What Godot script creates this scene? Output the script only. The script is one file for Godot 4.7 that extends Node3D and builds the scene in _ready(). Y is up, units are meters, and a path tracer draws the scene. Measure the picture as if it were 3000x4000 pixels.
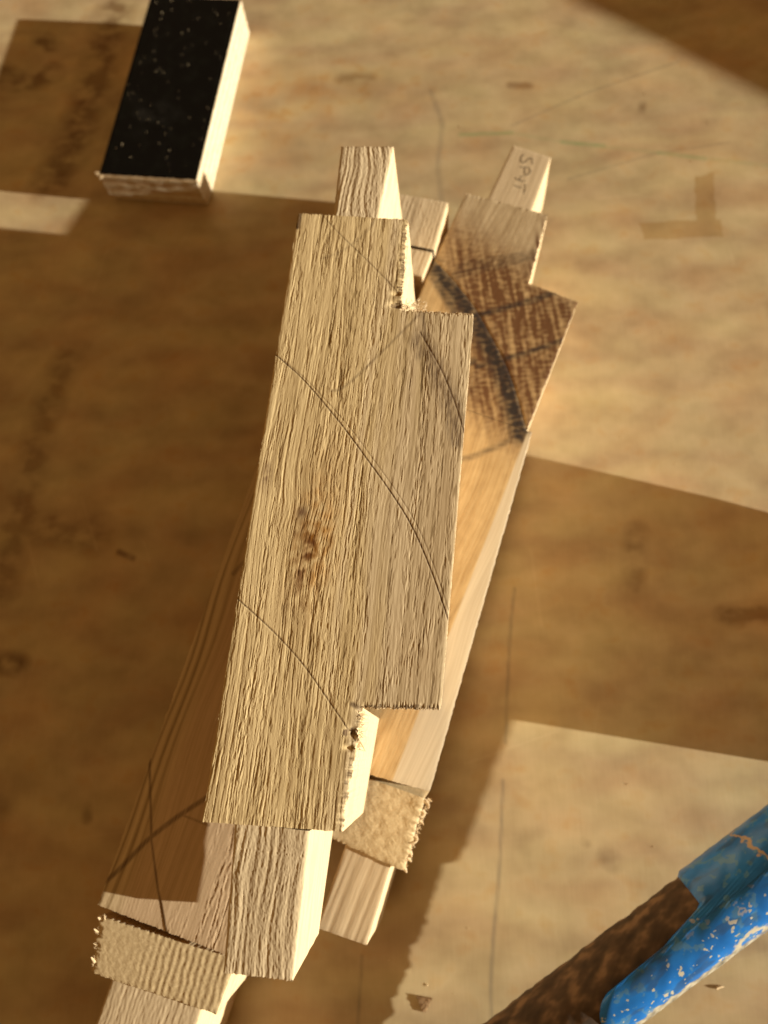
extends Node3D
# Mortised timber pieces stacked on a plywood workbench in low sun.
# Plan coordinates of each piece are millimetres: u to the right, v away from the viewer.

const MM := 0.001
var noise := FastNoiseLite.new()
var rough_noise := FastNoiseLite.new()
var cell_noise := FastNoiseLite.new()
var rng := RandomNumberGenerator.new()
var taken := {}


func _ready() -> void:
	rng.seed = 4117
	noise.noise_type = FastNoiseLite.TYPE_SIMPLEX_SMOOTH
	noise.frequency = 1.0
	noise.fractal_type = FastNoiseLite.FRACTAL_NONE
	noise.seed = 11
	rough_noise.noise_type = FastNoiseLite.TYPE_SIMPLEX_SMOOTH
	rough_noise.frequency = 1.0
	rough_noise.fractal_type = FastNoiseLite.FRACTAL_FBM
	rough_noise.fractal_octaves = 3
	rough_noise.seed = 23
	cell_noise.noise_type = FastNoiseLite.TYPE_CELLULAR
	cell_noise.frequency = 1.0
	cell_noise.seed = 5
	set_camera()
	set_light()
	build_bench()
	build_top_piece()
	build_charred_piece()
	build_shaded_piece()
	build_faced_block()
	build_tool()
	build_beyond_frame()
	build_litter()


# ---------------------------------------------------------------- camera and light

func set_camera() -> void:
	var camera := Camera3D.new()
	camera.name = "camera"
	camera.keep_aspect = Camera3D.KEEP_HEIGHT
	camera.near = 0.02
	camera.far = 20.0
	add_child(camera)
	camera.transform = Transform3D(Basis(Vector3(0.99799, -0.06343, 0.0), Vector3(0.01915, 0.30128, -0.95334), Vector3(0.06047, 0.95142, 0.30189)).orthonormalized(), Vector3(0, 0.45, 0))
	var lens := CameraAttributesPhysical.new()
	lens.frustum_focal_length = 18.0
	lens.frustum_focus_distance = 0.292
	lens.exposure_aperture = 5.0
	camera.attributes = lens
	camera.fov = 67.38
	camera.current = true


func set_light() -> void:
	var sky_look := ProceduralSkyMaterial.new()
	var air := Color(1.0, 0.765, 0.462)
	sky_look.sky_top_color = air
	sky_look.sky_horizon_color = air
	sky_look.ground_horizon_color = air
	sky_look.ground_bottom_color = air
	sky_look.sun_angle_max = 0.0
	sky_look.energy_multiplier = 0.165
	var e := Environment.new()
	e.background_mode = Environment.BG_SKY
	e.sky = Sky.new()
	e.sky.sky_material = sky_look
	e.tonemap_mode = Environment.TONE_MAPPER_LINEAR
	e.tonemap_exposure = 1.63
	e.sdfgi_enabled = true
	e.ssao_enabled = true
	e.ssil_enabled = true
	var w := WorldEnvironment.new()
	w.name = "world_environment"
	w.environment = e
	add_child(w)
	var sun := DirectionalLight3D.new()
	sun.name = "sun"
	sun.light_color = Color(1.0, 0.985, 0.90)
	sun.light_energy = 1.6
	sun.light_angular_distance = 0.53
	sun.shadow_enabled = true
	sun.sky_mode = DirectionalLight3D.SKY_MODE_LIGHT_ONLY
	add_child(sun)
	sun.look_at_from_position(Vector3.ZERO, Vector3(-0.9627, -0.2198, -0.1577), Vector3.UP)


# ---------------------------------------------------------------- naming and nodes

func numbered(called: String) -> String:
	var n: int = taken.get(called, 0)
	taken[called] = n + 1
	return called if n == 0 else "%s_%03d" % [called, n]


func thing(called: String, label: String, category: String, at: Vector3, turn := 0.0, group := "") -> Node3D:
	var o := Node3D.new()
	o.name = numbered(called)
	add_child(o)
	o.position = at
	o.rotation.y = turn
	o.set_meta("label", label)
	o.set_meta("category", category)
	if group != "":
		o.set_meta("group", group)
	return o


func part(called: String, mesh: Mesh, mats: Array, parent: Node, label := "") -> MeshInstance3D:
	var o := MeshInstance3D.new()
	var unique := called
	var again := 0
	while parent.has_node(unique):
		again += 1
		unique = "%s_%03d" % [called, again]
	o.name = unique
	o.mesh = mesh
	for i in mats.size():
		if i < mesh.get_surface_count():
			o.set_surface_override_material(i, mats[i])
	o.cast_shadow = GeometryInstance3D.SHADOW_CASTING_SETTING_ON
	parent.add_child(o, true)
	if label != "":
		o.set_meta("label", label)
	return o


# ---------------------------------------------------------------- mesh helpers

class Strip:
	var v := PackedVector3Array()
	var n := PackedVector3Array()
	var t := PackedVector2Array()
	var i := PackedInt32Array()


# A regular grid of points (rows x cols) added with smooth normals; front is on the side the cross product of (col, row) steps points away from when flip is set.
func add_grid(s: Strip, p: PackedVector3Array, t: PackedVector2Array, rows: int, cols: int, flip := false) -> void:
	var base := s.v.size()
	s.v.append_array(p)
	s.t.append_array(t)
	var nn := PackedVector3Array()
	nn.resize(rows * cols)
	var sign_ := -1.0 if flip else 1.0
	for r in rows:
		var r0 := maxi(r - 1, 0) * cols
		var r1 := mini(r + 1, rows - 1) * cols
		for c in cols:
			var du := p[r * cols + mini(c + 1, cols - 1)] - p[r * cols + maxi(c - 1, 0)]
			var dv := p[r1 + c] - p[r0 + c]
			nn[r * cols + c] = (du.cross(dv) * sign_).normalized()
	s.n.append_array(nn)
	for r in rows - 1:
		for c in cols - 1:
			var a := base + r * cols + c
			var b := a + 1
			var d := a + cols
			var e := d + 1
			if flip:
				s.i.append_array([a, b, d, b, e, d])
			else:
				s.i.append_array([a, d, b, b, d, e])


func surface(mesh: ArrayMesh, s: Strip) -> void:
	var a := []
	a.resize(Mesh.ARRAY_MAX)
	a[Mesh.ARRAY_VERTEX] = s.v
	a[Mesh.ARRAY_NORMAL] = s.n
	a[Mesh.ARRAY_TEX_UV] = s.t
	a[Mesh.ARRAY_INDEX] = s.i
	mesh.add_surface_from_arrays(Mesh.PRIMITIVE_TRIANGLES, a)


# One block of a sawn piece: a displaced top over four plan corners (near left, near right, far right, far left) and the sides that show.
# sides: string holding any of n, r, f, l. bot: plan corners at the underside. jag: how ragged the sawn edges are, per side letter.
func block(top: Strip, side: Strip, c: Array, y: Array, y_bot: float, step_u: float, step_v: float, relief: Callable, box: Rect2, sides := "nrfl", bot: Array = [], jag := {}, wear := 0.25, open := {}) -> void:
	var wide := maxf(c[0].distance_to(c[1]), c[3].distance_to(c[2]))
	var long := maxf(c[0].distance_to(c[3]), c[1].distance_to(c[2]))
	var cols := maxi(3, int(wide / step_u)) + 1
	var rows := maxi(3, int(long / step_v)) + 1
	var p := PackedVector3Array()
	var t := PackedVector2Array()
	p.resize(rows * cols)
	t.resize(rows * cols)
	if bot.is_empty():
		bot = c
	var jl: float = jag.get("l", 0.12)
	var jr: float = jag.get("r", 0.12)
	var jn: float = jag.get("n", 0.12)
	var jf: float = jag.get("f", 0.12)
	var has_l := sides.contains("l")
	var has_r := sides.contains("r")
	var has_n := sides.contains("n")
	var has_f := sides.contains("f")
	# along n and f only this reach of u is a free edge; the rest butts on the next length
	var on: Array = open.get("n", [-999.0, 999.0])
	var of: Array = open.get("f", [-999.0, 999.0])
	for r in rows:
		var b := r / float(rows - 1)
		var left: Vector2 = c[0].lerp(c[3], b)
		var right: Vector2 = c[1].lerp(c[2], b)
		if has_l:
			left.x += jl * tooth(left.y, left.x)
		if has_r:
			right.x -= jr * tooth(right.y, right.x + 31.0)
		for k in cols:
			var a := k / float(cols - 1)
			var q := left.lerp(right, a)
			var free_n: bool = has_n and q.x > on[0] and q.x < on[1]
			var free_f: bool = has_f and q.x > of[0] and q.x < of[1]
			if free_n and b < 0.5:
				q.y += jn * tooth(q.x * 1.7, c[0].y) * pow(1.0 - b, 24.0)
			if free_f and b > 0.5:
				q.y -= jf * tooth(q.x * 1.7, c[2].y + 7.0) * pow(b, 24.0)
			var h: float = lerpf(lerpf(y[0], y[1], a), lerpf(y[3], y[2], a), b) + relief.call(q.x, q.y)
			if wear > 0.0:
				var dd := 99.0
				if has_l: dd = minf(dd, a * wide)
				if has_r: dd = minf(dd, (1.0 - a) * wide)
				if free_n: dd = minf(dd, b * long)
				if free_f: dd = minf(dd, (1.0 - b) * long)
				if dd < 2.5:
					h -= wear * exp(-dd * 1.6)
					# torn nibs where a ragged saw left the edge
					var tear := 0.0
					if has_r and jr > 0.5: tear = maxf(tear, exp(-(1.0 - a) * wide * 0.75) * maxf(0.0, tooth(q.y * 1.3, 4.0)) * jr)
					if free_n and jn > 0.5: tear = maxf(tear, exp(-b * long * 0.75) * maxf(0.0, tooth(q.x * 1.3, 9.0)) * jn)
					if free_f and jf > 0.5: tear = maxf(tear, exp(-(1.0 - b) * long * 0.75) * maxf(0.0, tooth(q.x * 1.3, 14.0)) * jf)
					if has_l and jl > 0.5: tear = maxf(tear, exp(-a * wide * 0.75) * maxf(0.0, tooth(q.y * 1.3, 19.0)) * jl)
					h -= 1.1 * tear
			p[r * cols + k] = Vector3(q.x, h, -q.y) * MM
			t[r * cols + k] = Vector2((q.x - box.position.x) / box.size.x, 1.0 - (q.y - box.position.y) / box.size.y)
	add_grid(top, p, t, rows, cols)
	# sides follow the top's own edge down to the underside
	for letter in ["n", "r", "f", "l"]:
		if not sides.contains(letter):
			continue
		var edge: Array[Vector3] = []
		var low: Array[Vector2] = []
		match letter:
			"n":
				for k in cols:
					edge.append(p[k])
					low.append(bot[0].lerp(bot[1], k / float(cols - 1)))
			"r":
				for r in rows:
					edge.append(p[r * cols + cols - 1])
					low.append(bot[1].lerp(bot[2], r / float(rows - 1)))
			"f":
				for k in cols:
					edge.append(p[(rows - 1) * cols + cols - 1 - k])
					low.append(bot[2].lerp(bot[3], k / float(cols - 1)))
			"l":
				for r in rows:
					edge.append(p[(rows - 1 - r) * cols])
					low.append(bot[3].lerp(bot[0], r / float(rows - 1)))
		var count := edge.size()
		var hrows := 9
		var sp := PackedVector3Array()
		var stx := PackedVector2Array()
		var out := Vector3(low[0].y - low[count - 1].y, 0, low[0].x - low[count - 1].x)
		out = Vector3(edge[count - 1].z - edge[0].z, 0, -(edge[count - 1].x - edge[0].x)).normalized() * -1.0
		for g in hrows:
			var f := g / float(hrows - 1)
			for k in count:
				var e := edge[k]
				var l := Vector3(low[k].x * MM, y_bot * MM, -low[k].y * MM)
				var q := e.lerp(l, f)
				if g > 0 and g < hrows - 1:
					var along := e.length() * 1000.0 if letter in ["n", "f"] else low[k].y
					q += out * MM * 0.22 * noise.get_noise_2d(along * 0.12, q.y * 900.0 + 3.0)
				sp.append(q)
				stx.append(Vector2((low[k].y if letter in ["r", "l"] else low[k].x) / 160.0, q.y / 0.06))
		add_grid(side, sp, stx, hrows, count, true)
	# underside
	var up := PackedVector3Array([Vector3(bot[0].x, y_bot, -bot[0].y) * MM, Vector3(bot[1].x, y_bot, -bot[1].y) * MM, Vector3(bot[3].x, y_bot, -bot[3].y) * MM, Vector3(bot[2].x, y_bot, -bot[2].y) * MM])
	add_grid(side, up, PackedVector2Array([Vector2(0, 0), Vector2(0.4, 0), Vector2(0, 1), Vector2(0.4, 1)]), 2, 2, true)


func tooth(a: float, b: float) -> float:
	return 0.6 * noise.get_noise_2d(a * 0.22, b) + 0.7 * noise.get_noise_2d(a * 0.75, b + 40.0) + 0.35 * noise.get_noise_2d(a * 2.1, b + 90.0)


func finish(called: String, top: Strip, side: Strip, mats: Array, parent: Node, label := "") -> MeshInstance3D:
	var m := ArrayMesh.new()
	if top.v.size() > 0:
		surface(m, top)
	if side.v.size() > 0:
		surface(m, side)
	return part(called, m, mats, parent, label)


# A tapered bent splinter or rod through points, with its own radii.
func add_tube(s: Strip, pts: Array, radii: Array, sides: int, u_scale := 1.0) -> void:
	var p := PackedVector3Array()
	var t := PackedVector2Array()
	var last := Vector3.UP
	for k in pts.size():
		var d: Vector3 = (pts[mini(k + 1, pts.size() - 1)] - pts[maxi(k - 1, 0)]).normalized()
		var a := last.cross(d)
		if a.length() < 0.01:
			a = Vector3.RIGHT.cross(d)
		a = a.normalized()
		var b := d.cross(a).normalized()
		last = b
		for j in sides + 1:
			var w := TAU * j / sides
			p.append(pts[k] + (a * cos(w) + b * sin(w)) * radii[k])
			t.append(Vector2(j / float(sides), k * u_scale / pts.size()))
	add_grid(s, p, t, pts.size(), sides + 1)


func splinter_mesh(size: float, curl: float, thick: float) -> ArrayMesh:
	var pts := []
	var radii := []
	var a := 0.0
	var at := Vector3.ZERO
	for k in 7:
		pts.append(at)
		radii.append(thick * (1.0 - 0.75 * pow(k / 6.0, 1.5)) * (0.8 + 0.4 * rng.randf()))
		a += curl / 6.0
		at += Vector3(cos(a), sin(a) * 0.7, sin(a * 0.6) * 0.6) * size / 6.0
	var s := Strip.new()
	add_tube(s, pts, radii, 5)
	var m := ArrayMesh.new()
	surface(m, s)
	return m


# Torn fibres: many short thin slivers, too small to count.
func add_fibre(s: Strip, at: Vector3, d: Vector3, long: float, thick: float) -> void:
	var bend := Vector3(rng.randf() - 0.5, rng.randf() - 0.5, rng.randf() - 0.5) * long * 0.5
	add_tube(s, [at, at + d * long * 0.5 + bend * 0.3, at + d * long + bend], [thick, thick * 0.8, thick * 0.12], 4)


# ---------------------------------------------------------------- texture helpers

class Sheet:
	var w: int
	var h: int
	var box: Rect2          # millimetres covered
	var mask := PackedFloat32Array()
	var groove := PackedFloat32Array()

	func _init(width: int, height: int, covers: Rect2) -> void:
		w = width
		h = height
		box = covers
		mask.resize(w * h)
		groove.resize(w * h)

	func stroke(into: PackedFloat32Array, pts: Array, half: float, strength: float, soft := 1.0) -> PackedFloat32Array:
		var sx := w / box.size.x
		var sy := h / box.size.y
		for k in pts.size() - 1:
			var a: Vector2 = pts[k]
			var b: Vector2 = pts[k + 1]
			var reach := half + soft
			var x0 := clampi(int((minf(a.x, b.x) - reach - box.position.x) * sx), 0, w - 1)
			var x1 := clampi(int((maxf(a.x, b.x) + reach - box.position.x) * sx) + 1, 0, w - 1)
			var y0 := clampi(int((minf(a.y, b.y) - reach - box.position.y) * sy), 0, h - 1)
			var y1 := clampi(int((maxf(a.y, b.y) + reach - box.position.y) * sy) + 1, 0, h - 1)
			var ab := b - a
			var l2 := maxf(ab.length_squared(), 1e-6)
			for j in range(y0, y1 + 1):
				for i in range(x0, x1 + 1):
					var q := Vector2(box.position.x + (i + 0.5) / sx, box.position.y + (j + 0.5) / sy)
					var d := q.distance_to(a + ab * clampf((q - a).dot(ab) / l2, 0.0, 1.0))
					if d < reach:
						var f := strength * (1.0 if d < half else 1.0 - (d - half) / soft)
						var n := j * w + i
						if f > into[n]:
							into[n] = f
		return into

	func at(from: PackedFloat32Array, u: float, v: float) -> float:
		var i := clampi(int((u - box.position.x) / box.size.x * w), 0, w - 1)
		var j := clampi(int((v - box.position.y) / box.size.y * h), 0, h - 1)
		return from[j * w + i]


func smooth_curve(pts: Array, n := 6) -> Array:
	var out := []
	for k in pts.size() - 1:
		var p0: Vector2 = pts[maxi(k - 1, 0)]
		var p1: Vector2 = pts[k]
		var p2: Vector2 = pts[k + 1]
		var p3: Vector2 = pts[mini(k + 2, pts.size() - 1)]
		for j in n:
			out.append(p1.cubic_interpolate(p2, p0, p3, j / float(n)))
	out.append(pts[pts.size() - 1])
	return out


func vv(flat: Array) -> Array:
	var out := []
	for k in range(0, flat.size(), 2):
		out.append(Vector2(flat[k], flat[k + 1]))
	return out


var srgb := PackedByteArray()
func to_byte(x: float) -> int:
	if srgb.is_empty():
		srgb.resize(2049)
		for k in 2049:
			srgb[k] = int(clampf(Color(k / 2048.0, 0, 0).linear_to_srgb().r, 0.0, 1.0) * 255.0 + 0.5)
	return srgb[int(clampf(x, 0.0, 1.0) * 2048.0)]


func texture_of(bytes: PackedByteArray, w: int, h: int) -> ImageTexture:
	var image := Image.create_from_data(w, h, false, Image.FORMAT_RGB8, bytes)
	image.generate_mipmaps()
	return ImageTexture.create_from_image(image)


func wood_material(tex: Texture2D, rough := 0.82) -> StandardMaterial3D:
	var m := StandardMaterial3D.new()
	m.albedo_texture = tex
	m.roughness = rough
	m.metallic_specular = 0.35
	m.texture_repeat = true
	return m


func gauss(x: float, y: float, cx: float, cy: float, rx: float, ry: float) -> float:
	var a := (x - cx) / rx
	var b := (y - cy) / ry
	return exp(-(a * a + b * b))


var fresh_cut: StandardMaterial3D
func fresh_wood() -> StandardMaterial3D:
	if fresh_cut:
		return fresh_cut
	var w := 512
	var h := 256
	var bytes := PackedByteArray()
	bytes.resize(w * h * 3)
	for j in h:
		for i in w:
			# wraps in both directions by mirroring
			var x := absf(i - w * 0.5)
			var y := absf(j - h * 0.5)
			var g := noise.get_noise_2d(x * 0.006, y * 0.11) * 0.5 + noise.get_noise_2d(x * 0.02 + 90.0, y * 0.42) * 0.35 + noise.get_noise_2d(x * 0.2, y * 0.9) * 0.15
			var f := 1.0 + 0.16 * g
			var k := (j * w + i) * 3
			bytes[k] = to_byte(0.66 * f)
			bytes[k + 1] = to_byte(0.495 * f * f)
			bytes[k + 2] = to_byte(0.31 * f * f * f)
	fresh_cut = wood_material(texture_of(bytes, w, h), 0.75)
	return fresh_cut


# ---------------------------------------------------------------- workbench

func build_bench() -> void:
	var box := Rect2(-400, -700, 800, 1000)
	var s := Sheet.new(1024, 1280, box)
	var pencil := PackedFloat32Array()
	pencil.resize(s.w * s.h)
	var green := PackedFloat32Array()
	green.resize(s.w * s.h)
	var pale := PackedFloat32Array()
	pale.resize(s.w * s.h)
	pencil = s.stroke(pencil, smooth_curve(vv([48.6, -93.7, 44.0, -60.6, 39.3, -6.8])), 0.4, 0.38, 1.1)
	pencil = s.stroke(pencil, smooth_curve(vv([36.9, 13.4, 32.8, 58.4, 27.9, 94.8, 26.0, 118.0, 25.0, 160.0])), 0.4, 0.42, 1.2)
	pencil = s.stroke(pencil, smooth_curve(vv([-40.0, 100.0, -46.0, 190.0])), 0.4, 0.35, 1.0)
	pencil = s.stroke(pencil, vv([64, -434, 121, -461, 188, -485]), 0.3, 0.30, 1.4)
	pencil = s.stroke(pencil, vv([101, -385, 161, -403, 214, -410]), 0.3, 0.26, 1.4)
	pencil = s.stroke(pencil, vv([6, -470, 14, -440, 10, -400, 12, -370]), 0.7, 0.30, 2.2)
	green = s.stroke(green, vv([27, -428, 64, -427.5]), 0.5, 0.55, 2.2)
	green = s.stroke(green, vv([99, -417, 128, -412]), 0.5, 0.6, 2.2)
	green = s.stroke(green, vv([165, -404, 196, -397]), 0.5, 0.5, 2.0)
	green = s.stroke(green, vv([64, -427.5, 99, -417, 165, -404, 240, -388]), 0.3, 0.2, 2.4)
	for k in 90:
		var a := Vector2(rng.randf_range(-390, 390), rng.randf_range(-690, 290))
		var turn := rng.randf_range(-0.5, 0.5) + (PI / 2 if rng.randf() < 0.6 else 0.0)
		pale = s.stroke(pale, [a, a + Vector2(cos(turn), sin(turn)) * rng.randf_range(8, 60)], 0.05, rng.randf_range(0.15, 0.5), 0.9)
	var stain := s.mask
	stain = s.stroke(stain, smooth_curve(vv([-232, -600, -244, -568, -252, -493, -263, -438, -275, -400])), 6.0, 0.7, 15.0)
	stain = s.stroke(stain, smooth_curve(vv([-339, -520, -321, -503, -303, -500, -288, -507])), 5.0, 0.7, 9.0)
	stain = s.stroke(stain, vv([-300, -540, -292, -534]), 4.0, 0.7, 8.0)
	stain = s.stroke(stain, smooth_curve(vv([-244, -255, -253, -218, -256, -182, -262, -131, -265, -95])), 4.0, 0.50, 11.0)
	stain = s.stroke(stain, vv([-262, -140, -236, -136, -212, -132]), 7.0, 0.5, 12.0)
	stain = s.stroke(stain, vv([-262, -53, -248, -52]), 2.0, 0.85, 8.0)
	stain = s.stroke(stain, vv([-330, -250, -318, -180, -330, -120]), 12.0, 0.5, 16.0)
	stain = s.stroke(stain, vv([-252, 26, -246, 28]), 3.0, 0.4, 8.0)
	stain = s.stroke(stain, vv([-196, 28, -195, 34]), 1.2, 0.55, 3.0)
	stain = s.stroke(stain, vv([-193, -120, -184, -116]), 0.8, 0.7, 2.0)
	stain = s.stroke(stain, vv([123, -127, 117, -92]), 3.5, 0.48, 6.0)
	stain = s.stroke(stain, vv([168, -76, 198, -79]), 3.0, 0.6, 6.0)
	stain = s.stroke(stain, vv([90, 51, 93, 54]), 2.0, 0.5, 5.0)
	stain = s.stroke(stain, vv([78, 44, 80, 45]), 0.8, 0.45, 2.0)
	stain = s.stroke(stain, vv([158, -448, 157, -441]), 1.0, 0.5, 3.0)
	stain = s.stroke(stain, vv([65, -471, 78, -470]), 1.2, 0.5, 4.0)
	stain = s.stroke(stain, vv([-60, -486, -40, -484]), 1.5, 0.5, 7.0)
	var bytes := PackedByteArray()
	bytes.resize(s.w * s.h * 3)
	var relief := Image.create(s.w, s.h, false, Image.FORMAT_R8)
	var hb := PackedByteArray()
	hb.resize(s.w * s.h)
	for j in s.h:
		var z := box.position.y + (j + 0.5) * box.size.y / s.h
		for i in s.w:
			var x := box.position.x + (i + 0.5) * box.size.x / s.w
			var n := j * s.w + i
			var big := rough_noise.get_noise_2d(x * 0.010, z * 0.014)
			var grain := noise.get_noise_2d(x * 0.007 + 60.0, z * 0.05 + 0.6 * big)
			var mid := rough_noise.get_noise_2d(x * 0.045 + 7.0, z * 0.06)
			var fine := noise.get_noise_2d(x * 1.1, z * 0.06)
			var cross := noise.get_noise_2d(x * 0.07, z * 0.9 + 300.0)
			var blotch := rough_noise.get_noise_2d(x * 0.022 + 300.0, z * 0.030)
			var hue := noise.get_noise_2d(x * 0.018 + 500.0, z * 0.026)
			var f := 1.0 + 0.16 * big + 0.17 * blotch + 0.09 * grain + 0.11 * mid + 0.022 * fine + 0.010 * cross
			# glue and handling have browned the sheet in patches
			var brown := 0.42 * gauss(x, z, -50, -478, 55, 16) * (0.7 + 0.9 * mid) + 0.40 * gauss(x, z, -110, -455, 40, 60) * (0.6 + mid)
			brown += 0.30 * maxf(0.0, 0.3 + big)
			brown = clampf(brown + maxf(0.0, mid - 0.22) * 0.7 + maxf(0.0, -hue - 0.1) * 0.28, 0.0, 0.8)
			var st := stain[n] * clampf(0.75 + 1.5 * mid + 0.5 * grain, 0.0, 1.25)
			# the square of spilled lacquer
			var el := 0.0
			if absf(x - 190.0 + 0.08 * (z + 340.0)) < 6.5 + 1.2 * mid and z > -384.0 - 3.0 * mid and z < -333.0:
				el = 1.0
			if absf(z + 339.5) < 7.0 + 1.4 * mid and x > 147.0 + 4.0 * mid and x < 200.0:
				el = 1.0
			var r := 0.505 * f
			var g := 0.386 * pow(f, 1.12) * (1.0 + 0.030 * hue + 0.03 * grain)
			var b := 0.232 * pow(f, 1.3)
			r = lerpf(r, r * 0.80, brown); g = lerpf(g, g * 0.60, brown); b = lerpf(b, b * 0.38, brown)
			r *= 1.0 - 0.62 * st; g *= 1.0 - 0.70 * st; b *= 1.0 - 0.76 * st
			if el > 0.0:
				r *= 0.84; g *= 0.76; b *= 0.60
			var pc := pencil[n] * (0.75 + 0.5 * fine)
			r = lerpf(r, 0.10, pc); g = lerpf(g, 0.09, pc); b = lerpf(b, 0.085, pc)
			var gr := green[n] * (0.8 + 0.5 * cross)
			r = lerpf(r, 0.19, gr); g = lerpf(g, 0.30, gr); b = lerpf(b, 0.13, gr)
			r += 0.10 * pale[n]; g += 0.09 * pale[n]; b += 0.07 * pale[n]
			bytes[n * 3] = to_byte(r)
			bytes[n * 3 + 1] = to_byte(g)
			bytes[n * 3 + 2] = to_byte(b)
			var pit := maxf(0.0, 0.16 - (cell_noise.get_noise_2d(x * 0.045, z * 0.045) + 1.0)) * 4.0
			hb[n] = int(clampf(128.0 + 7.0 * fine + 2.5 * cross + 7.0 * mid - 60.0 * pit - 40.0 * pale[n], 0.0, 255.0))
	relief.set_data(s.w, s.h, false, Image.FORMAT_L8, hb)
	relief.convert(Image.FORMAT_RGBA8)
	relief.bump_map_to_normal_map(0.42)
	var m := wood_material(texture_of(bytes, s.w, s.h), 0.62)
	m.metallic_specular = 0.4
	m.normal_enabled = true
	m.normal_texture = ImageTexture.create_from_image(relief)
	m.normal_scale = 1.0
	# the sheet itself: the middle carries the marks, the margins repeat it mirrored
	var xs := [-700.0, -400.0, 400.0, 1200.0, 1500.0]
	var us := [0.375, 0.0, 1.0, 0.0, 0.375]
	var zs := [-1000.0, -700.0, 300.0, 500.0]
	var vs := [0.3, 0.0, 1.0, 0.8]
	var top := Strip.new()
	var p := PackedVector3Array()
	var t := PackedVector2Array()
	for a in range(zs.size() - 1, -1, -1):
		for b in xs.size():
			p.append(Vector3(xs[b], 0, zs[a]) * MM)
			t.append(Vector2(us[b], vs[a]))
	add_grid(top, p, t, zs.size(), xs.size())
	var mesh := ArrayMesh.new()
	surface(mesh, top)
	var bench := part("workbench", mesh, [m], self)
	bench.set_meta("kind", "structure")
	bench.set_meta("label", "worn plywood workbench top with stains and pencil lines")
	var under := BoxMesh.new()
	under.size = Vector3(2.2, 0.03, 1.5)
	var core := part("bench_core", under, [fresh_wood()], bench)
	core.position = Vector3(0.4, -0.0155, -0.25)


# ---------------------------------------------------------------- the piece on top

var top_sheet: Sheet

# open vessels: short slits along the grain, gathered in bands of early wood
func pores(x: float, v: float) -> float:
	var band := smoothstep(-0.05, 0.35, noise.get_noise_2d(x * 0.30 + 15.0, v * 0.003))
	var p := maxf(smoothstep(0.22, 0.55, noise.get_noise_2d(x * 1.30 + 19.0, v * 0.11)), smoothstep(0.25, 0.6, noise.get_noise_2d(x * 1.0 + 310.0, v * 0.06)))
	return p * (0.12 + 0.88 * band)


# lines of the growth rings, wandering along the length
func ring_line(x: float, v: float) -> float:
	return smoothstep(0.13, 0.0, absf(noise.get_noise_2d(x * 0.27 + 3.0, v * 0.0045)))


func relief_top(u: float, v: float) -> float:
	var bend := 1.3 * noise.get_noise_2d(u * 0.03, v * 0.008) + 3.0 * gauss(u, v, 24, 106, 14, 30) * noise.get_noise_2d(3.0, v * 0.03)
	var x := u + bend
	var smooth_ := smoothstep(36.0, 60.0, u + 6.0 * noise.get_noise_2d(u * 0.05, v * 0.02))
	var r := lerpf(1.0, 0.38, smooth_)
	if v < 45.0:
		r += 0.35 * (1.0 - v / 45.0)
	var patchy := 0.8 + 0.6 * noise.get_noise_2d(u * 0.07 + 200.0, v * 0.03)
	var a := noise.get_noise_2d(x * 0.42, v * 0.020)
	var b := noise.get_noise_2d(x * 0.95 + 70.0, v * 0.050)
	var c := noise.get_noise_2d(x * 1.75 + 9.0, v * 0.14)
	var d := noise.get_noise_2d(u * 1.5 + 33.0, v * 1.3)
	x += 0.13 * noise.get_noise_2d(u * 0.7 + 60.0, v * 0.42)
	var h := r * patchy * (0.060 * a - 0.085 * absf(b) + 0.045 * c + 0.024 * d)
	h -= (0.12 * lerpf(1.0, 0.6, smooth_) * pores(x, v) + 0.10 * r * ring_line(x, v)) * (0.6 + 0.5 * patchy)
	# bundles of open pores stay rough on the smoother side
	var pore := maxf(0.0, noise.get_noise_2d(x * 0.20 + 15.0, v * 0.004) - 0.15)
	h += pore * 0.17 * c * smooth_
	h -= top_sheet.at(top_sheet.groove, u, v) * 0.13
	h -= 2.4 * gauss(u, v, 49.6, 214.6, 2.6, 1.5) + 1.6 * gauss(u, v, 49.0, 220.0, 1.6, 1.0) + 2.6 * gauss(u, v, 50.2, 35.8, 2.0, 1.6) + 1.6 * gauss(u, v, 54.0, 43.8, 2.2, 1.2) + 1.5 * gauss(u, v, 49.5, 30.2, 1.6, 0.9)
	var pit := cell_noise.get_noise_2d(u * 0.21, v * 0.16) + 1.0
	if pit < 0.09:
		h -= 0.35 * (0.09 - pit) / 0.09
	# crushed band along the old crack
	h += 0.09 * c * gauss(u - (v - 52.0) * 0.62, 0.0, 60.0, 0.0, 3.0, 1.0) * smoothstep(44.0, 54.0, v) * smoothstep(92.0, 78.0, v)
	return h


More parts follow.
